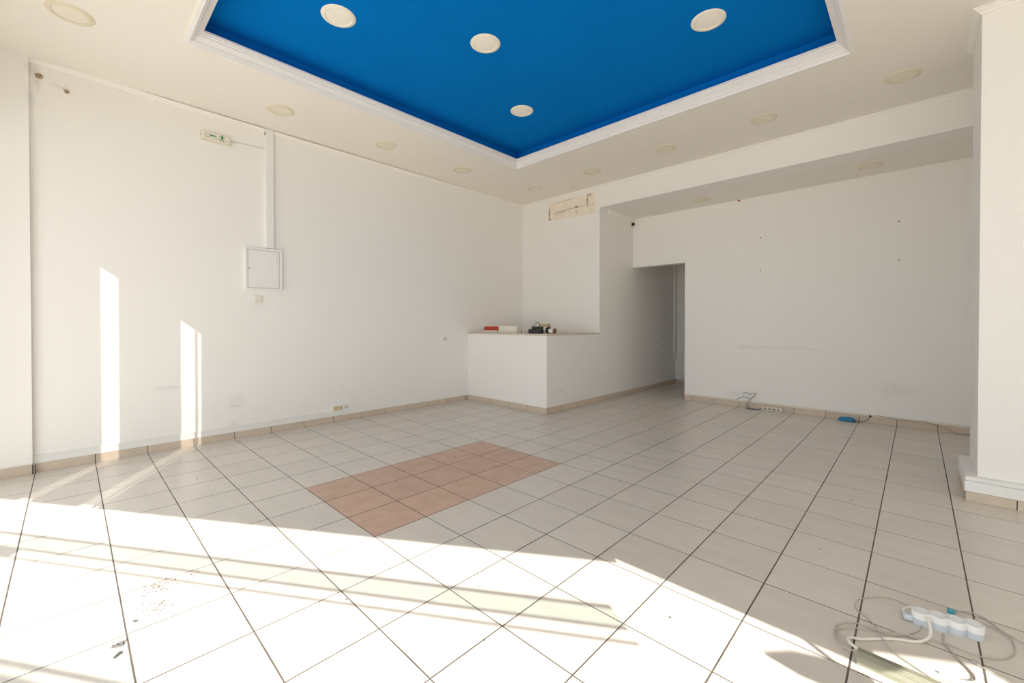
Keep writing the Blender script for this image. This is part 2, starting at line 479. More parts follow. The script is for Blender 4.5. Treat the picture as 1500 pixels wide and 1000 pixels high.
# ------------------------------------------------------------------ baseboards: rows of cut tiles
def baseboard(name, runs, h, t=0.010, mname='base'):
    """runs: list of (x, y, dx, dy, nx, ny, length, first joint offset); tiles stand on the wall and stick out along n"""
    bb = MB()
    for (x, y, dx, dy, nx, ny, ln, off) in runs:
        q = [(x, y), (x + dx * ln, y + dy * ln), (x + dx * ln + nx * t * 0.55, y + dy * ln + ny * t * 0.55), (x + nx * t * 0.55, y + ny * t * 0.55)]
        bb.prism(q, -0.003, h - 0.002)
    root = tag(bb.build(name, M['basedark']), kind='structure')
    for (x, y, dx, dy, nx, ny, ln, off) in runs:
        e = [0.0]
        a = off
        while a < ln - 0.015:
            if a > 0.015: e.append(a)
            a += PY if dy else PX
        e.append(ln)
        for a, b in zip(e[:-1], e[1:]):
            a += 0.0028; b -= 0.0028
            c = 0.0015
            tt = t + random.uniform(-0.0006, 0.0006)
            vs = []
            for (s, z, u) in ((a, 0.0, 0), (b, 0.0, 0), (b, h, 0), (a, h, 0), (a, 0.0, tt), (b, 0.0, tt), (b, h - c, tt), (a, h - c, tt), (b, h, tt - c), (a, h, tt - c)):
                vs.append((x + dx * s + nx * u, y + dy * s + ny * u, z + 0.0005))
            p = MB().add(vs, [(0, 1, 2, 3), (0, 1, 5, 4), (4, 5, 6, 7), (7, 6, 8, 9), (9, 8, 2, 3), (1, 2, 8, 6, 5), (0, 3, 9, 7, 4)])
            p.build('tile', M[mname], root)
    return root
baseboard('baseboard_left', [(0, -1.362, 0, 1, 1, 0, YK + 1.362 - 0.01, PY * -4 + 1.362)], 0.070)
baseboard('baseboard_pillar_left', [(0.045, YF, 0, 1, 1, 0, YF * -1 - 1.372, 0.2), (0.0, -1.372, 1, 0, 0, 1, 0.055, 0.3)], 0.078)
baseboard('baseboard_counter', [(0.01, YK, 1, 0, 0, -1, XC - 0.0, 0.236), (XC, YK - 0.01, 0, 1, 1, 0, 7.2 - YK + 0.01, PY * 0.99)], 0.078)
baseboard('baseboard_rear_bay', [(XD, YR, 1, 0, 0, -1, 5.6 - XD, GX + 2 * PX - XD), (XD, YR - 0.01, 0, 1, -1, 0, 0.17, 0.3)], 0.075)
baseboard('baseboard_corridor', [(XC, 7.2, 1, 0, 0, -1, 4.0 - XC, 0.2)], 0.078)
baseboard('baseboard_pillar_right', [(XP - 0.0585, YP0 - 0.048, 1, 0, 0, -1, 0.63, 0.225), (XP - 0.048, YP0 - 0.046, 0, 1, -1, 0, YP1 - YP0 + 0.04, 0.3)], 0.062)
struct('trim_9', MB().box(XP - 0.048, XP, YP0 - 0.048, YP1, 0.0, 0.062).box(XP, 5.93, YP0 - 0.048, YP0, 0.0, 0.062), M['wall'])

# ------------------------------------------------------------------ cable trunking
t = thing('cable_trunking', 'long white cable trunking on top of the left wall skirting tiles', 'cable trunking', (0, -1.372, 0.071))
MB().cbox(0.0, 0.013, 0.0, 2.575, 0.0, 0.045, 0.002).build('channel', M['plastic'], t)
MB().cbox(0.0, 0.017, 0.001, 2.574, 0.048, 0.062, 0.002).box(0, 0.012, 0.0, 2.575, 0.045, 0.048).build('cover_lid', M['plastic'], t)
t = thing('cable_trunking', 'thin white cable strip on top of the rear bay skirting, behind the wires', 'cable trunking', (XD, YR, 0.0765))
MB().cbox(0.0, 3.14, -0.012, 0.0, 0.0, 0.016, 0.003).build('channel', M['oldplastic'], t)
MB().box(0.0, 3.14, -0.006, 0.0, 0.017, 0.022).build('cover_lid', M['oldplastic'], t)
t = thing('cable_trunking', 'white two-part cable trunking round the foot of the right pillar', 'cable trunking', (XP, YP0, 0.063))
MB().sweep([(0, 0.0), (0.056, 0.0), (0.062, 0.004), (0.062, 0.066), (0.056, 0.070), (0, 0.070)],
           [(0, YP1 - YP0, -1, 0, 0), (0, 0, -1, -1, 0), (0.57, 0, 0, -1, 0)]).build('channel', M['plastic'], t)
MB().sweep([(0, 0.0715), (0.055, 0.0715), (0.058, 0.075), (0.058, 0.096), (0.054, 0.099), (0, 0.099)],
           [(0, YP1 - YP0, -1, 0, 0), (0, 0, -1, -1, 0), (0.57, 0, 0, -1, 0)]).build('cover_lid', M['plastic'], t)
t = thing('cable_duct', 'white vertical cable duct running from breaker panel to ceiling on left wall', 'cable duct', (0, 0.3335, 1.99))
MB().cbox(0.0, 0.034, -0.040, 0.040, 0.0, ZC - 1.99 - 0.001, 0.003).build('channel', M['plastic'], t)
MB().box(0.034, 0.037, -0.034, 0.034, 0.003, ZC - 1.99 - 0.01).build('cover_lid', M['plastic'], t)
MB().box(0.010, 0.026, -0.044, -0.040, 1.205, 1.235).build('end_notch', M['dark'], t)

# ------------------------------------------------------------------ counter top
struct('counter_slab', MB().cbox(0.0, XC + 0.012, YK - 0.012, YB, ZK - 0.022, ZK, 0.004), M['slab'])

# ------------------------------------------------------------------ downlights
def downlight(name, ringm, discm):
    root = thing(name, '', 'ceiling lamp')
    MB().lathe([(0.088, 0.0), (0.088, -0.006), (0.094, -0.010), (0.112, -0.007), (0.121, -0.002), (0.122, 0.0)], 48).build('trim_ring', ringm, root)
    MB().lathe([(0.0875, 0.0), (0.0875, -0.004), (0.080, -0.0055), (0.040, -0.0065), (0.002, -0.007)], 48).build('diffuser', discm, root)
    return root
white = [(0.937, -1.145, 'downlight nearest the shopfront, at the far left end of the white ceiling'),
         (0.566, 0.272, 'downlight in the white ceiling above the vertical cable duct'),
         (0.578, 1.394, 'downlight in the white ceiling along the left wall, next after the duct'),
         (0.592, 2.529, 'downlight by the left wall, level with the far corner of the blue recess'),
         (0.787, 3.82, 'small downlight tucked into the back left corner of the white ceiling'),
         (1.833, 3.788, 'downlight by the beam, just right of the raw plaster patch'),
         (2.886, 3.75, 'downlight by the beam, second along from the plaster patch'),
         (3.916, 3.727, 'downlight by the beam, third along from the plaster patch'),
         (4.957, 3.703, 'downlight by the beam next to the right pillar, with a greyer ring')]
p0 = downlight('downlight', M['lampring'], M['lampdisc'])
for k, (x, y, lab) in enumerate(white):
    o = p0 if k == 0 else copy_tree(p0)
    o.location = (x, y, ZC)
    tag(o, lab, 'ceiling lamp', 'round downlights in the white ceiling')
for x, y, lab in ((2.833, 5.073, 'downlight in the low rear bay ceiling, towards the doorway'), (4.671, 5.028, 'downlight in the low rear bay ceiling, towards the right pillar')):
    o = copy_tree(p0); o.location = (x, y, ZS)
    tag(o, lab, 'ceiling lamp', 'round downlights in the rear bay ceiling')
p1 = downlight('downlight', M['lampwhite'], M['lampwhitedisc'])
for k, (x, y, lab) in enumerate([(1.943, 0.233, 'cream downlight in the blue recess nearest the left wall and shopfront'),
                                 (2.504, 1.195, 'cream downlight near the middle of the blue recess'),
                                 (1.984, 2.205, 'cream downlight in the blue recess nearest its far corner'),
                                 (3.910, 2.175, 'cream downlight in the blue recess nearest the right pillar')]):
    o = p1 if k == 0 else copy_tree(p1)
    o.location = (x, y, ZRC)
    tag(o, lab, 'ceiling lamp', 'round downlights in the blue recess')

# ------------------------------------------------------------------ left wall fittings
# breaker panel
t = thing('breaker_panel', 'white breaker panel with hinged door on left wall under the cable duct', 'breaker panel', (0, 0.275, 1.76))
fr = MB()
a, b = 0.178, 0.223
fr.cbox(0, 0.030, -a, a, -b, -b + 0.022, 0.003).cbox(0, 0.030, -a, a, b - 0.022, b, 0.003).cbox(0, 0.030, -a, -a + 0.024, -b + 0.022, b - 0.022, 0.003).cbox(0, 0.030, a - 0.024, a, -b + 0.022, b - 0.022, 0.003)
fr.box(0, 0.012, -a + 0.01, a - 0.01, -b + 0.01, b - 0.01)
fr.build('frame', M['plastic'], t)
d = MB().cbox(0.013, 0.026, -a + 0.028, a - 0.028, -b + 0.026, b - 0.026, 0.003).build('door', M['plastic'], t)
MB().cbox(0.026, 0.029, -a + 0.048, a - 0.048, -b + 0.046, b - 0.046, 0.0012).build('raised_panel', M['plastic'], d)
k = MB().lathe([(0.009, 0.026), (0.009, 0.031), (0.006, 0.034), (0.002, 0.035)], 20, 'x', (0, -a + 0.038, 0.0)).build('knob', M['grey'], d)
# switch
t = thing('light_switch', 'small cream light switch on left wall directly below the breaker panel', 'switch', (0, 0.221, 1.444))
MB().cbox(0, 0.010, -0.042, 0.042, -0.040, 0.040, 0.003).build('plate', M['oldplastic'], t)
MB().cbox(0.010, 0.015, -0.027, 0.027, -0.024, 0.024, 0.002).build('rocker', M['cream'], t)
# sockets
def socket(name, lab, loc, axis, platem, group=None, size=0.042):
    root = thing(name, lab, 'socket', loc, 0, group)
    s = size
    if axis == 'x':
        MB().cbox(0, 0.010, -s, s, -s, s, 0.003).build('plate', platem, root)
        w_ = MB().lathe([(0.022, 0.006), (0.022, 0.0115), (0.019, 0.0115), (0.019, 0.0104), (0.002, 0.0103)], 28, 'x').build('socket_well', M['grey'], root)
        MB().lathe([(0.003, 0.0104), (0.003, 0.012), (0.001, 0.0121)], 10, 'x', (0, -0.009, 0)).lathe([(0.003, 0.0104), (0.003, 0.012), (0.001, 0.0121)], 10, 'x', (0, 0.009, 0)).build('pin_holes', M['dark'], w_)
    return root
socket('wall_socket', 'single white power socket low on left wall just before the counter', (0, 2.682, 0.957), 'x', M['plastic'])
socket('wall_socket', 'upper socket of the pair deep in the corridor', (XC, 6.587, 0.91), 'x', M['plastic'], None, 0.05)
socket('wall_socket', 'lower socket of the pair deep in the corridor', (XC, 6.587, 0.78), 'x', M['plastic'], None, 0.05)
# trio above the trunking end
t = thing('telephone_socket', 'yellowed phone socket box, leftmost of the three on the trunking', 'socket', (0, 1.040, 0.134))
MB().cbox(0, 0.022, -0.038, 0.038, 0.0, 0.058, 0.003).build('housing', M['oldplastic'], t)
MB().cbox(0.022, 0.027, -0.028, 0.032, 0.010, 0.050, 0.002).build('cover', M['yellow'], t)
t = thing('telephone_socket', 'narrow yellowed jack, middle of the three on the trunking', 'socket', (0, 1.104, 0.134))
MB().cbox(0, 0.020, -0.022, 0.022, 0.0, 0.056, 0.003).build('housing', M['oldplastic'], t)
MB().cbox(0.020, 0.025, -0.012, 0.014, 0.012, 0.052, 0.002).build('cover', M['yellow'], t)
MB().box(0.025, 0.026, -0.004, 0.005, 0.018, 0.036).build('jack', M['dark'], t)
t = thing('wall_socket', 'small white power socket, rightmost of the three on the trunking', 'socket', (0, 1.167, 0.134))
MB().cbox(0, 0.030, -0.036, 0.036, 0.0, 0.062, 0.004).build('housing', M['plastic'], t)
MB().lathe([(0.020, 0.026), (0.020, 0.0315), (0.017, 0.0315), (0.017, 0.0305), (0.002, 0.0304)], 28, 'x', (0, 0, 0.031)).build('socket_well', M['grey'], t)
# exit sign
t = thing('emergency_exit_sign', 'cream emergency exit light with green running man high on left wall', 'exit sign', (0, -0.148, 3.022))
MB().cbox(0, 0.030, -0.122, 0.122, -0.042, 0.042, 0.006).build('housing', M['sign'], t)
MB().cbox(0.030, 0.050, -0.114, 0.114, -0.034, 0.034, 0.008).build('diffuser', M['cream'], t)
MB().tube([(0.052, -0.098, 0.000), (0.052, -0.085, 0.016), (0.052, -0.06, 0.014), (0.052, -0.054, -0.002), (0.052, -0.07, -0.016), (0.052, -0.092, -0.012), (0.052, -0.098, 0.0)], 0.0016, 6).tube([(0.051, -0.09, -0.018), (0.051, 0.10, -0.020)], 0.0012, 6, 1).build('lamp_reflection', M['rust'], t)  # reflection of the lamp tube, drawn as thin brown outlines
def glyph(polys, x0=0.0505, th=0.001):
    m = MB()
    for p in polys:
        n = len(p)
        m.add([(x0, y, z) for y, z in p] + [(x0 + th, y, z) for y, z in p], [tuple(range(n)), tuple(range(n, 2 * n))] + [(i, (i + 1) % n, n + (i + 1) % n, n + i) for i in range(n)])
    return m
glyph([[(-0.055, 0.004), (-0.038, 0.018), (-0.038, 0.009), (0.000, 0.009), (0.000, -0.001), (-0.038, -0.001), (-0.038, -0.010)]]).build('arrow', M['green'], t)
cy = 0.047
glyph([[(cy + 0.007 * math.cos(q * 0.785), 0.025 + 0.007 * math.sin(q * 0.785)) for q in range(8)],
       [(cy - 0.010, 0.016), (cy + 0.006, 0.018), (cy + 0.004, -0.006), (cy - 0.008, -0.006)],
       [(cy - 0.010, 0.016), (cy - 0.026, 0.008), (cy - 0.026, 0.003), (cy - 0.008, 0.009)],
       [(cy + 0.006, 0.018), (cy + 0.022, 0.006), (cy + 0.018, 0.001), (cy + 0.003, 0.010)],
       [(cy - 0.008, -0.006), (cy + 0.000, -0.006), (cy - 0.012, -0.018), (cy - 0.024, -0.016), (cy - 0.024, -0.022), (cy - 0.008, -0.025)],
       [(cy - 0.004, -0.006), (cy + 0.004, -0.006), (cy + 0.018, -0.030), (cy + 0.010, -0.031)]]).build('running_man', M['green'], t)
MB().box(0.03, 0.036, -0.126, -0.121, -0.012, 0.004).build('latch', M['rust'], t)
tag(MB().tube([(0.004, -0.026, 3.036), (0.004, 0.10, 3.044), (0.004, 0.294, 3.052)], 0.0035, 8, 1).build('sign_cable', M['grey']), 'thin cable from the exit sign to the cable duct on left wall', 'cable')
# cut wire stubs in the wall by the left pillar
def stub(y, z, lab, r):
    t = thing('wire_stub', lab, 'wire stub', (0, y, z))
    MB().lathe([(r, 0.0), (r, 0.004), (r * 0.72, 0.006), (r * 0.7, 0.002), (0.002, 0.0015)], 18, 'x').build('hole', M['rust'], t)
    MB().tube([(0.002, 0, 0), (0.022, -0.008, 0.006), (0.034, -0.020, -0.004)], 0.004).tube([(0.002, 0.006, 0.004), (0.02, 0.012, -0.006), (0.026, 0.010, -0.020)], 0.003).build('wires', M['tan'], t)
    return t
stub(-1.318, 3.150, 'brownish cut wire stub in the left wall beside the left pillar', 0.022)
stub(-1.166, 3.085, 'smaller cut wire stub a hand further from the left pillar', 0.015)

# ------------------------------------------------------------------ back wall, rear bay
pm = MB()
# ragged plate of raw plaster
pts = [(0.577, 2.905), (0.72, 2.893), (1.0, 2.883), (1.25, 2.876), (1.40, 2.868), (1.50, 2.880), (1.498, 3.05), (1.505, 3.195), (1.2, 3.186), (0.9, 3.198), (0.72, 3.190), (0.60, 3.196), (0.585, 3.05)]
n = len(pts)
pm.add([(x, YB, z) for x, z in pts] + [(x, YB - 0.006, z) for x, z in pts], [tuple(range(n)), tuple(reversed(range(n, 2 * n)))] + [(i, (i + 1) % n, n + (i + 1) % n, n + i) for i in range(n)])
t = tag(pm.build('plaster_patch', M['patch']), 'rough stained raw plaster patch high on the back wall above the counter', 'wall patch')
for (x, z, r) in ((0.62, 2.915, 0.010), (1.36, 3.10, 0.007), (1.15, 3.025, 0.010), (1.45, 3.02, 0.007)):
    MB().lathe([(r, 0.0), (r, -0.002), (r * 0.3, -0.004)], 10, 'y', (x, YB - 0.006, z)).build('screw_hole', M['dark'], t)
tag(MB().lathe([(0.010, 0.0), (0.010, -0.004), (0.004, -0.006)], 12, 'y', (1.487, YB, 2.905)).build('wall_plug', M['dark']), 'dark wall plug just right of the plaster patch bottom corner', 'wall plug')
for k, (x, z, lab) in enumerate([(3.49, 2.367, 'upper of two wall plugs on the rear bay wall nearer the doorway'),
                                 (3.492, 1.916, 'lower of two wall plugs on the rear bay wall nearer the doorway'),
                                 (4.902, 2.357, 'upper of two wall plugs on the rear bay wall nearer the right pillar'),
                                 (4.904, 1.91, 'lower of two wall plugs on the rear bay wall nearer the right pillar')]):
    tag(MB().lathe([(0.010, 0.0), (0.010, -0.004), (0.004, -0.006)], 12, 'y', (x, YR, z)).build('wall_plug', M['rust']), lab, 'wall plug')
t = thing('wire_connector', 'small red capped wire ends where the rear bay wall meets its ceiling', 'wire stub', (3.22, YR, 2.925))
MB().lathe([(0.012, 0), (0.010, -0.02), (0.004, -0.03)], 12, 'y').build('cap', M['redwire'], t)
MB().tube([(0, -0.01, 0.0), (-0.015, -0.02, 0.012), (-0.02, -0.015, 0.03)], 0.004).build('wires', M['redwire'], t)
# dome detector at the outer corner
t = thing('motion_detector', 'small dark glossy dome sensor at the top of the corridor corner', 'sensor', (XC, 5.37, 2.845))
MB().lathe([(0.030, 0.0), (0.030, 0.018), (0.026, 0.022), (0.002, 0.023)], 24, 'x').build('mount', M['cream'], t)
MB().lathe([(0.027, 0.022), (0.030, 0.034), (0.026, 0.050), (0.014, 0.062), (0.003, 0.065)], 24, 'x').build('dome', M['camblack'], t)

# ------------------------------------------------------------------ things on the counter
t = thing('alarm_siren', 'red lensed alarm siren on a white base, lying at the left end of counter', 'alarm siren', (0.285, 3.40, ZK))
MB().cbox(-0.170, 0.160, -0.06, 0.06, 0.0, 0.034, 0.006).build('base', M['cream'], t)
MB().add([(-0.160, -0.055, 0.034), (0.158, -0.055, 0.034), (0.158, 0.055, 0.034), (-0.160, 0.055, 0.034), (-0.145, -0.042, 0.092), (0.158, -0.042, 0.092), (0.158, 0.042, 0.092), (-0.145, 0.042, 0.092)],
         [(3, 2, 1, 0), (4, 5, 6, 7), (0, 1, 5, 4), (1, 2, 6, 5), (2, 3, 7, 6), (3, 0, 4, 7)]).build('lens', M['red'], t)
gm = MB()
for k in range(7):
    gm.box(-0.10 + k * 0.035, -0.078 + k * 0.035, -0.0535, -0.050, 0.048, 0.058)
gm.build('vents', M['brown'], t)
t = thing('alarm_box', 'plain cream box of an alarm unit beside the red siren on counter', 'box', (0.655, 3.40, ZK))
MB().cbox(-0.195, 0.185, -0.055, 0.055, 0.0, 0.098, 0.006).build('housing', M['cream'], t)
MB().cbox(-0.197, 0.187, -0.057, 0.057, 0.086, 0.104, 0.004).build('lid', M['cream'], t)
t = thing('junction_box', 'small open grey box with a brown edge left of the black adapter', 'box', (1.055, 3.30, ZK))
MB().cbox(-0.045, 0.078, -0.03, 0.03, 0.0, 0.064, 0.004).build('housing', M['grey'], t)
MB().cbox(-0.066, -0.046, -0.028, 0.028, 0.0, 0.045, 0.003).build('end_flap', M['brown'], t)
MB().lathe([(0.014, -0.03), (0.014, -0.034), (0.004, -0.035)], 14, 'y', (0.02, 0, 0.03)).build('knockout', M['rust'], t)
t = thing('power_adapter', 'chunky black power adapter with a looped lead at the counter corner', 'power adapter', (1.29, 3.25, ZK))
MB().cbox(-0.105, 0.105, -0.04, 0.04, 0.0, 0.060, 0.006).build('housing', M['black'], t)
MB().cbox(-0.055, 0.105, -0.034, 0.036, 0.060, 0.098, 0.006).build('top_block', M['black'], t)
MB().box(-0.07, 0.03, -0.0412, -0.04, 0.015, 0.045).build('rating_label', M['dark'], t)
MB().tube([(-0.06, 0.03, 0.07), (-0.10, 0.05, 0.085), (-0.075, 0.055, 0.115), (-0.02, 0.05, 0.150), (0.02, 0.045, 0.140), (0.025, 0.04, 0.10)], 0.004, 8).build('lead', M['black'], t)
t = thing('spotlight', 'white cylindrical lamp head with black rim lying behind black adapter', 'lamp', (1.305, 3.44, ZK + 0.046))
MB().lathe([(0.034, -0.09), (0.040, -0.085), (0.042, 0.0), (0.042, 0.045), (0.038, 0.05)], 28, 'x').build('body', M['cream'], t)
MB().lathe([(0.0455, 0.038), (0.0455, 0.068), (0.040, 0.072), (0.036, 0.060), (0.002, 0.055)], 28, 'x').build('rim', M['black'], t)
t = thing('carton', 'tan and cream carton standing behind the lamp head on counter', 'box', (1.045, 3.75, ZK))
MB().cbox(-0.08, 0.070, -0.04, 0.04, 0.0, 0.100, 0.003).build('body', M['cream'], t)
MB().cbox(-0.082, 0.072, -0.042, 0.042, 0.088, 0.132, 0.003).build('lid', M['tan'], t)
t = thing('spotlight', 'white cylindrical cap with brown end, rightmost of the counter clutter', 'lamp', (1.490, 3.36, ZK + 0.036))
MB().lathe([(0.026, -0.055), (0.033, -0.048), (0.035, 0.02), (0.035, 0.03)], 24, 'x').build('body', M['cream'], t)
MB().lathe([(0.036, 0.03), (0.036, 0.046), (0.030, 0.048), (0.002, 0.047)], 24, 'x').build('rim', M['brown'], t)

# ------------------------------------------------------------------ wires along the rear bay wall
def strip_sockets(root, n, pitch, z, wellr, m1, m2, axis='z', y=0.0):
    for k in range(n):
        u = (k - (n - 1) / 2) * pitch
        if axis == 'z':
            w_ = MB().lathe([(wellr, z - 0.004), (wellr, z + 0.0015), (wellr - 0.003, z + 0.0015), (wellr - 0.003, z - 0.002), (0.001, z - 0.0022)], 28, 'z', (u, 0, 0)).build('socket_well', m1, root)
            MB().lathe([(0.003, z - 0.002), (0.003, z - 0.0008), (0.001, z - 0.0007)], 8, 'z', (u - 0.008, 0, 0)).lathe([(0.003, z - 0.002), (0.003, z - 0.0008), (0.001, z - 0.0007)], 8, 'z', (u + 0.008, 0, 0)).build('pin_holes', m2, w_)
        else:
            w_ = MB().lathe([(wellr, y + 0.002), (wellr, y - 0.004), (wellr - 0.004, y - 0.004), (wellr - 0.004, y - 0.001), (0.001, y - 0.001)], 24, 'y', (u, 0, z)).build('socket_well', m1, root)
            MB().box(u - 0.011, u + 0.011, y - 0.0035, y - 0.001, z - 0.004, z + 0.004).build('pin_holes', m2, w_)
t = thing('power_strip', 'cream four-socket power strip on its side against the rear bay skirting', 'power strip', (3.655, 5.375, 0.0))
MB().cbox(-0.118, 0.118, -0.022, 0.022, 0.0, 0.056, 0.008).build('housing', M['oldplastic'], t)
strip_sockets(t, 4, 0.052, 0.030, 0.021, M['grey'], M['dark'], 'y', -0.022)
tag(MB().tube([(3.54, 5.38, 0.02), (3.479, 5.36, 0.006), (3.41, 5.33, 0.006), (3.365, 5.36, 0.008), (3.36, 5.40, 0.03), (3.345, 5.40, 0.05), (3.357, 5.40, 0.091), (3.392, 5.40, 0.133), (3.432, 5.40, 0.181), (3.455, 5.40, 0.217), (3.419, 5.40, 0.212), (3.378, 5.40, 0.196), (3.329, 5.405, 0.218), (3.283, 5.41, 0.192)], 0.0034, 8).build('loose_wire', M['wirebrown']),
    'brown stripped wire sticking up above the rear bay skirting, left of the power strip', 'wire')
tag(MB().tube([(3.205, 5.425, 0.092), (3.215, 5.40, 0.105), (3.253, 5.38, 0.132), (3.309, 5.38, 0.154), (3.378, 5.385, 0.131), (3.358, 5.385, 0.083), (3.335, 5.37, 0.035), (3.35, 5.33, 0.005), (3.43, 5.31, 0.005), (3.50, 5.345, 0.005), (3.537, 5.365, 0.02)], 0.004, 8).build('loose_wire', M['wireblue']),
    'blue grey lead arching from the skirting to the cream power strip', 'wire')
tag(MB().tube([(3.355, 5.34, 0.013), (3.39, 5.30, 0.006), (3.45, 5.29, 0.006), (3.47, 5.32, 0.012), (3.41, 5.345, 0.016), (3.36, 5.32, 0.018), (3.38, 5.285, 0.012)], 0.004, 8).build('loose_wire', M['wireblue']),
    'coiled blue grey lead on the floor left of the cream power strip', 'wire')
t = thing('coiled_lead', 'bright blue bundled lead lying at the rear bay skirting', 'cable', (4.455, 5.33, 0.0))
bl = MB()
for k in range(5):
    bl.tube([(-0.085 + 0.004 * k, 0.0, 0.012 + 0.006 * k), (-0.04, -0.028 + 0.004 * k, 0.010 + 0.008 * k), (0.04, -0.026, 0.010 + 0.007 * k), (0.080 - 0.003 * k, 0.004, 0.014 + 0.005 * k), (0.03, 0.024, 0.012 + 0.008 * k), (-0.05, 0.022, 0.012 + 0.007 * k), (-0.085 + 0.004 * k, 0.0, 0.012 + 0.006 * k)], 0.0075, 8)
bl.build('coil', M['blueplug'], t)
MB().cbox(0.030, 0.075, -0.022, 0.010, 0.0, 0.022, 0.004).build('plug', M['black'], t)
MB().tube([(0.070, 0.0, 0.012), (0.12, 0.05, 0.010), (0.17, 0.085, 0.022), (0.200, 0.092, 0.060), (0.207, 0.098, 0.078)], 0.0045, 8).build('lead', M['wirebrown'], t)
MB().lathe([(0.010, 0.0), (0.012, -0.012), (0.004, -0.02)], 12, 'y', (0.209, 0.098, 0.080)).build('gland', M['dark'], t)
tag(MB().tube([(4.72, 5.418, 0.098), (4.85, 5.416, 0.086), (5.0, 5.418, 0.080), (5.1, 5.417, 0.088), (5.2, 5.418, 0.070), (5.30, 5.410, 0.040), (5.36, 5.405, 0.012), (5.42, 5.40, 0.006), (5.50, 5.41, 0.010)], 0.0028, 8).build('loose_wire', M['wirebrown']),
    'thin brown wire trailing down the skirting beside the right pillar', 'wire')

# ------------------------------------------------------------------ cables, strip and tube in the front right corner
def path(l, r, z=None):
    out = []
    for k, p in enumerate(l):
        h = p[2] if len(p) > 2 else 0
        out.append((p[0], p[1], r + 0.0004 + h))
    return out
SR = R(15.8)
t = thing('power_strip', 'scalloped white and pale grey power strip on the floor in the front right corner', 'power strip', (5.150, 1.172, 0.0), SR)
def scallop(r, off=0.0):
    o = []
    xs = [(k - 1.5) * 0.050 for k in range(4)]
    half = math.acos(0.025 / r) if r > 0.025 else 0.0
    half = math.pi / 2 - math.asin(min(1, 0.025 / r))
    for k, cx in enumerate(xs):          # near side, left to right
        a0 = math.pi if k == 0 else math.pi + half
        a1 = 2 * math.pi if k == 3 else 2 * math.pi - half
        for q in range(11):
            a = a0 + (a1 - a0) * q / 10
            o.append((cx + r * math.cos(a), r * math.sin(a)))
    for k, cx in reversed(list(enumerate(xs))):
        a0 = 0 if k == 3 else half
        a1 = math.pi if k == 0 else math.pi - half
        for q in range(11):
            a = a0 + (a1 - a0) * q / 10
            if (k == 3 and q == 0) or (k == 0 and q == 10): continue
            o.append((cx + r * math.cos(a), r * math.sin(a)))
    return o
MB().prism(scallop(0.0275), 0.0, 0.024, True).build('base', M['stripgrey'], t)
MB().prism(scallop(0.0285), 0.0245, 0.050, True).build('housing', M['plastic'], t)
strip_sockets(t, 4, 0.050, 0.050, 0.0235, M['stripgrey'], M['dark'])
MB().cbox(-0.128, -0.100, -0.013, 0.013, 0.004, 0.026, 0.005).build('cable_entry', M['stripgrey'], t)
Wc = [(5.045, 1.140, 0.010), (5.036, 1.150, 0.012), (5.026, 1.175, 0.012), (5.038, 1.203, 0.014), (5.060, 1.205, 0.022), (5.084, 1.170, 0.040), (5.098, 1.110, 0.036), (5.103, 1.060, 0.016), (5.09, 1.022, 0.006), (5.061, 0.992), (5.024, 0.97), (4.987, 0.942), (4.95, 0.905), (4.913, 0.869), (4.891, 0.85, 0.004), (4.883, 0.826, 0.010), (4.886, 0.803, 0.014), (4.900, 0.785, 0.016), (4.925, 0.770, 0.016)]
tag(MB().tube(path(Wc, 0.0048), 0.0048, 10, 5).build('power_cable', M['cablewhite']), 'thick white cable looping from the scalloped power strip to the tube end', 'cable')
Ac = [(4.925, 0.765, 0.012), (4.889, 0.770, 0.008), (4.871, 0.777, 0.005), (4.848, 0.816, 0.002), (4.84, 0.857), (4.841, 0.904), (4.862, 0.943), (4.897, 0.972), (4.935, 0.972), (4.967, 0.970), (5.005, 0.984), (5.042, 1.026), (5.068, 1.076), (5.081, 1.124, 0.004), (5.084, 1.163, 0.012), (5.08, 1.213, 0.004), (5.06, 1.245), (5.027, 1.261), (4.992, 1.265), (4.953, 1.246), (4.911, 1.2), (4.887, 1.158), (4.88, 1.108), (4.89, 1.071), (4.918, 1.041), (4.945, 0.998, 0.006), (4.965, 0.94, 0.010), (4.990, 0.885, 0.008), (5.02, 0.861, 0.002), (5.061, 0.837), (5.081, 0.824), (5.11, 0.814), (5.142, 0.825), (5.17, 0.835), (5.24, 0.84)]
tag(MB().tube(path(Ac, 0.0022), 0.0022, 8, 4).build('thin_cable', M['cablegrey']), 'thin grey beige cable making the tall loop left of the scalloped power strip', 'cable')
Bc = [(4.925, 0.780, 0.008), (4.878, 0.817, 0.010), (4.853, 0.845, 0.006), (4.845, 0.866, 0.002), (4.855, 0.893), (4.89, 0.925, 0.003), (4.928, 0.950, 0.004), (4.959, 0.966, 0.004), (4.993, 0.990, 0.006), (5.038, 1.003, 0.010), (5.083, 1.027, 0.006), (5.133, 1.057, 0.004), (5.168, 1.062), (5.202, 1.058), (5.235, 1.064), (5.269, 1.083), (5.297, 1.116), (5.318, 1.166), (5.325, 1.217), (5.319, 1.267, 0.004), (5.298, 1.296, 0.004), (5.268, 1.310), (5.236, 1.319), (5.198, 1.299), (5.163, 1.268)]
tag(MB().tube(path(Bc, 0.0022), 0.0022, 8, 4).build('thin_cable', M['cablegrey']), 'thin grey cable crossing in front of and round the right end of the scalloped strip', 'cable')
Cc = [(5.140, 1.128), (5.138, 1.085), (5.140, 1.055), (5.155, 1.022), (5.178, 0.977), (5.198, 0.944), (5.207, 0.914), (5.201, 0.886), (5.170, 0.865), (5.12, 0.862)]
tag(MB().tube(path(Cc, 0.003), 0.003, 8, 4).build('thin_cable', M['cablegrey']), 'grey cable running from under the scalloped strip to the frame bottom', 'cable')
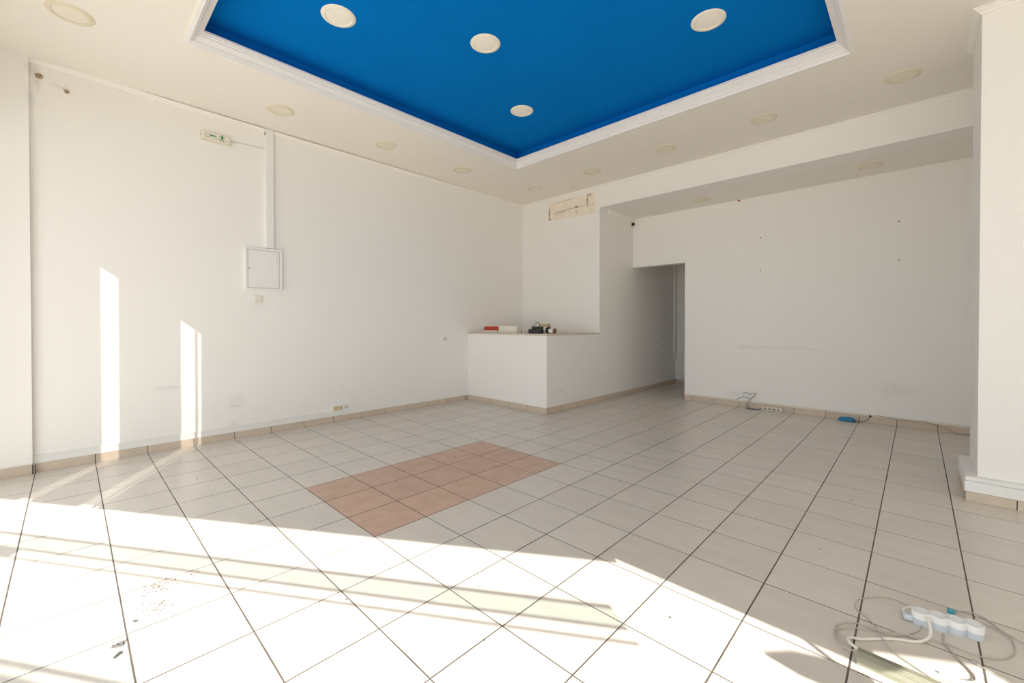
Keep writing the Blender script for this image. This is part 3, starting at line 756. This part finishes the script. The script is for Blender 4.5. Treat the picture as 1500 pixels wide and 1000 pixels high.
t = thing('network_lead', 'thin grey lead with a bright blue plug behind the scalloped strip', 'cable', (5.168, 1.315, 0))
MB().tube([(0.006, 0.008, 0.008), (0.037, 0.047, 0.004), (0.061, 0.058, 0.003), (0.090, 0.050, 0.003), (0.114, 0.018, 0.003), (0.134, -0.018, 0.004), (0.152, -0.034, 0.006), (0.177, -0.050, 0.003), (0.196, -0.056, 0.003), (0.26, -0.07, 0.003)], 0.0022, 8, 4).build('lead', M['cablegrey'], t)
b_ = MB().cbox(-0.013, 0.010, -0.012, 0.010, 0.0005, 0.016, 0.004).build('plug', M['cyanplug'], t)
MB().tube([(0.004, 0.004, 0.014), (0.012, 0.012, 0.011)], 0.004, 8, 1).build('boot', M['cyanplug'], b_)
t = thing('network_lead', 'grey lead with a clear plug in front of the scalloped strip, running off right', 'cable', (5.216, 1.003, 0))
pl = MB().add(*(lambda m: (m.v, m.f))(MB().cbox(-0.013, 0.009, -0.006, 0.006, 0.0005, 0.011, 0.002))).build('plug', M['clearplug'], t)
pl.rotation_euler = (0, 0, R(-42))
MB().tube([(0.006, -0.006, 0.005), (0.018, -0.013, 0.004), (0.035, -0.018, 0.003), (0.055, -0.028, 0.003), (0.072, -0.034, 0.003), (0.13, -0.06, 0.003)], 0.0024, 8, 4).build('lead', M['cablegrey'], t)
# length of olive raceway whose end swallows the cables
t = thing('cable_raceway', 'olive grey length of plastic raceway with cables stuffed into its open end', 'cable raceway', (4.916, 0.7445, 0.0), R(-1.5))
Lr = 0.62
prof_r = [(-0.028, 0.0), (0.028, 0.0), (0.027, 0.016), (0.021, 0.032), (0.010, 0.040), (-0.010, 0.040), (-0.021, 0.032), (-0.027, 0.016)]
inn = [(u * 0.88, 0.003 + z * 0.88) for u, z in prof_r]
m = MB(); n = len(prof_r)
vs = [(0, u, z) for u, z in prof_r] + [(Lr, u, z) for u, z in prof_r] + [(0, u, z) for u, z in inn] + [(0.06, u, z) for u, z in inn]
fs = [(k, (k + 1) % n, n + (k + 1) % n, n + k) for k in range(n)] + [tuple(range(n, 2 * n))]
fs += [(k, (k + 1) % n, 2 * n + (k + 1) % n, 2 * n + k) for k in range(n)]
fs += [(2 * n + k, 2 * n + (k + 1) % n, 3 * n + (k + 1) % n, 3 * n + k) for k in range(n)] + [tuple(range(3 * n, 4 * n))]
m.add(vs, fs); m.build('channel', M['tubegrey'], t)
MB().box(0.0, Lr, -0.0295, -0.0275, 0.006, 0.010).box(0.0, Lr, -0.0240, -0.0225, 0.026, 0.029).build('ridge', M['tubegrey'], t)

# ------------------------------------------------------------------ bits on the floor
cr = MB()
for (cx, cy, sx, sy_, nn) in ((2.60, -0.885, 0.055, 0.04, 90), (2.79, -0.915, 0.05, 0.03, 45), (2.70, -0.97, 0.10, 0.03, 16), (2.62, -0.77, 0.05, 0.02, 8)):
    for _ in range(nn):
        x, y = random.gauss(cx, sx * 0.6), random.gauss(cy, sy_ * 0.9)
        r = random.uniform(0.0012, 0.0035)
        cr.add([(x - r, y, 0.0002), (x, y - r, 0.0002), (x + r, y, 0.0002), (x, y + r, 0.0002), (x, y, r * 1.1)], [(0, 1, 4), (1, 2, 4), (2, 3, 4), (3, 0, 4)])
tag(cr.build('crumbs', M['crumb']), 'scattered sandy crumbs on the sunlit tiles in the front left', 'crumbs', None, 'stuff')
def chip(x, y, s, rz, lab, curl):
    m = MB()
    m.add([(-s, -s * 0.35, 0), (s * 0.9, -s * 0.5, 0), (s, s * 0.3, 0), (-s * 0.7, s * 0.5, 0), (-s * 0.8, -s * 0.3, s * 0.5 * curl), (s * 0.7, -s * 0.3, s * 0.25), (s * 0.8, s * 0.2, s * 0.5 * curl), (-s * 0.6, s * 0.3, s * 0.2)],
          [(3, 2, 1, 0), (4, 5, 6, 7), (0, 1, 5, 4), (1, 2, 6, 5), (2, 3, 7, 6), (3, 0, 4, 7)])
    o = m.build('debris_chip', M['chip']); o.location = (x, y, 0.0003); o.rotation_euler = (0, 0, rz)
    tag(o, lab, 'debris')
chip(2.827, -0.990, 0.010, 0.4, 'tiny grey chip on the floor just below the sandy crumbs', 1.0)
chip(2.953, -1.047, 0.018, 1.2, 'curled grey chip, farther of the pair by the front left joint', 1.6)
chip(3.012, -1.052, 0.016, 2.3, 'flat grey chip, nearer of the pair by the front left joint', 0.8)
sp = [(1.90, 3.0), (3.9, 2.6), (4.4, 1.95), (3.55, 1.0), (4.7, 1.55), (2.2, 0.35), (3.3, -0.35), (3.9, -0.1), (4.35, 0.5), (1.1, -0.5), (1.6, -0.65), (3.2, 2.9), (4.9, 3.2), (4.75, 2.45), (3.65, 0.1), (2.1, 1.2)]
gr = MB()
for x, y in sp:
    r = random.uniform(0.004, 0.007)
    gr.add([(x - r, y, 0.0002), (x, y - r * 0.7, 0.0002), (x + r, y, 0.0002), (x, y + r, 0.0002), (x, y, r * 0.6)], [(0, 1, 4), (1, 2, 4), (2, 3, 4), (3, 0, 4)])
tag(gr.build('grit', M['chip']), 'stray dark specks of grit scattered over the whole tiled floor', 'grit', None, 'stuff')

# ------------------------------------------------------------------ outside: pavement and an added unseen screen that shapes the sun patch
struct('pavement', MB().box(-30, 60, -60, YF - 0.2, -0.25, -0.05).box(XE + 0.2, 60, YF - 0.2, 60, -0.25, -0.05), M['pavement'])
ux, uy = 0.840, 0.5427
def on(x): return (x, 0.646 * x - 7.5)
def slab(mb, xa, xb, z0, z1, th=0.02):
    a, b = on(xa), on(xb)
    q = [(a[0] + uy * th, a[1] - ux * th), (b[0] + uy * th, b[1] - ux * th), (b[0], b[1]), (a[0], a[1])]
    mb.prism(q, z0, z1)
    return mb
sc = MB()
for xa, xb in ((3.0, 5.198), (5.294, 5.632), (5.725, 5.737), (5.765, 8.48)):
    slab(sc, xa, xb, 2.29, 5.2)
slab(sc, 5.198, 5.765, 4.6, 5.2)
struct('sun_screen', sc, M['wall'])  # unseen panels added to cut the sun edge; gaps leave the wall stripes
rl = MB()
for z0, z1 in ((2.114, 2.122), (2.058, 2.064), (2.024, 2.028), (1.778, 1.787), (1.748, 1.761)):
    slab(rl, 3.0, 8.3, z0, z1, 0.008)
slab(rl, 5.30, 5.72, 2.028, 2.058, 0.008)  # plate added to throw the dark blob at the left
struct('shadow_rails', rl, M['alu'])  # unseen rails added to draw shadow lines across the sun patch
gl = MB()
slab(gl, 3.0, 8.3, 2.064, 2.114, 0.006); slab(gl, 3.0, 6.4, 1.66, 1.748, 0.006); slab(gl, 3.0, 6.4, 1.761, 1.778, 0.006)
struct('sun_tint_strips', gl, M['tint'])  # unseen strips added to tint bands of the sunlight
sp_ = MB(); slab(sp_, 5.19, 5.30, 2.3, 4.6, 0.006); slab(sp_, 5.625, 5.77, 2.3, 4.6, 0.006)
struct('sun_slit_filters', sp_, M['tintdark'])  # unseen filters added to dim the sunlight through the screen gaps
# unseen plate added below the lintel to cast one floor shadow
bk = [(9.02, 2.215), (9.10, 2.197), (9.18, 2.204), (9.48, 2.295), (9.50, 2.318), (9.38, 2.313), (9.20, 2.274)]
m = MB(); n = len(bk)
m.add([(x, YF - 0.2, z) for x, z in bk] + [(x, YF - 0.185, z) for x, z in bk], [tuple(range(n)), tuple(range(n, 2 * n))] + [(k, (k + 1) % n, n + (k + 1) % n, n + k) for k in range(n)])
m.box(9.40, 9.41, YF - 0.2, YF - 0.185, 2.31, 2.37)
struct('shadow_plate', m, M['alu'])
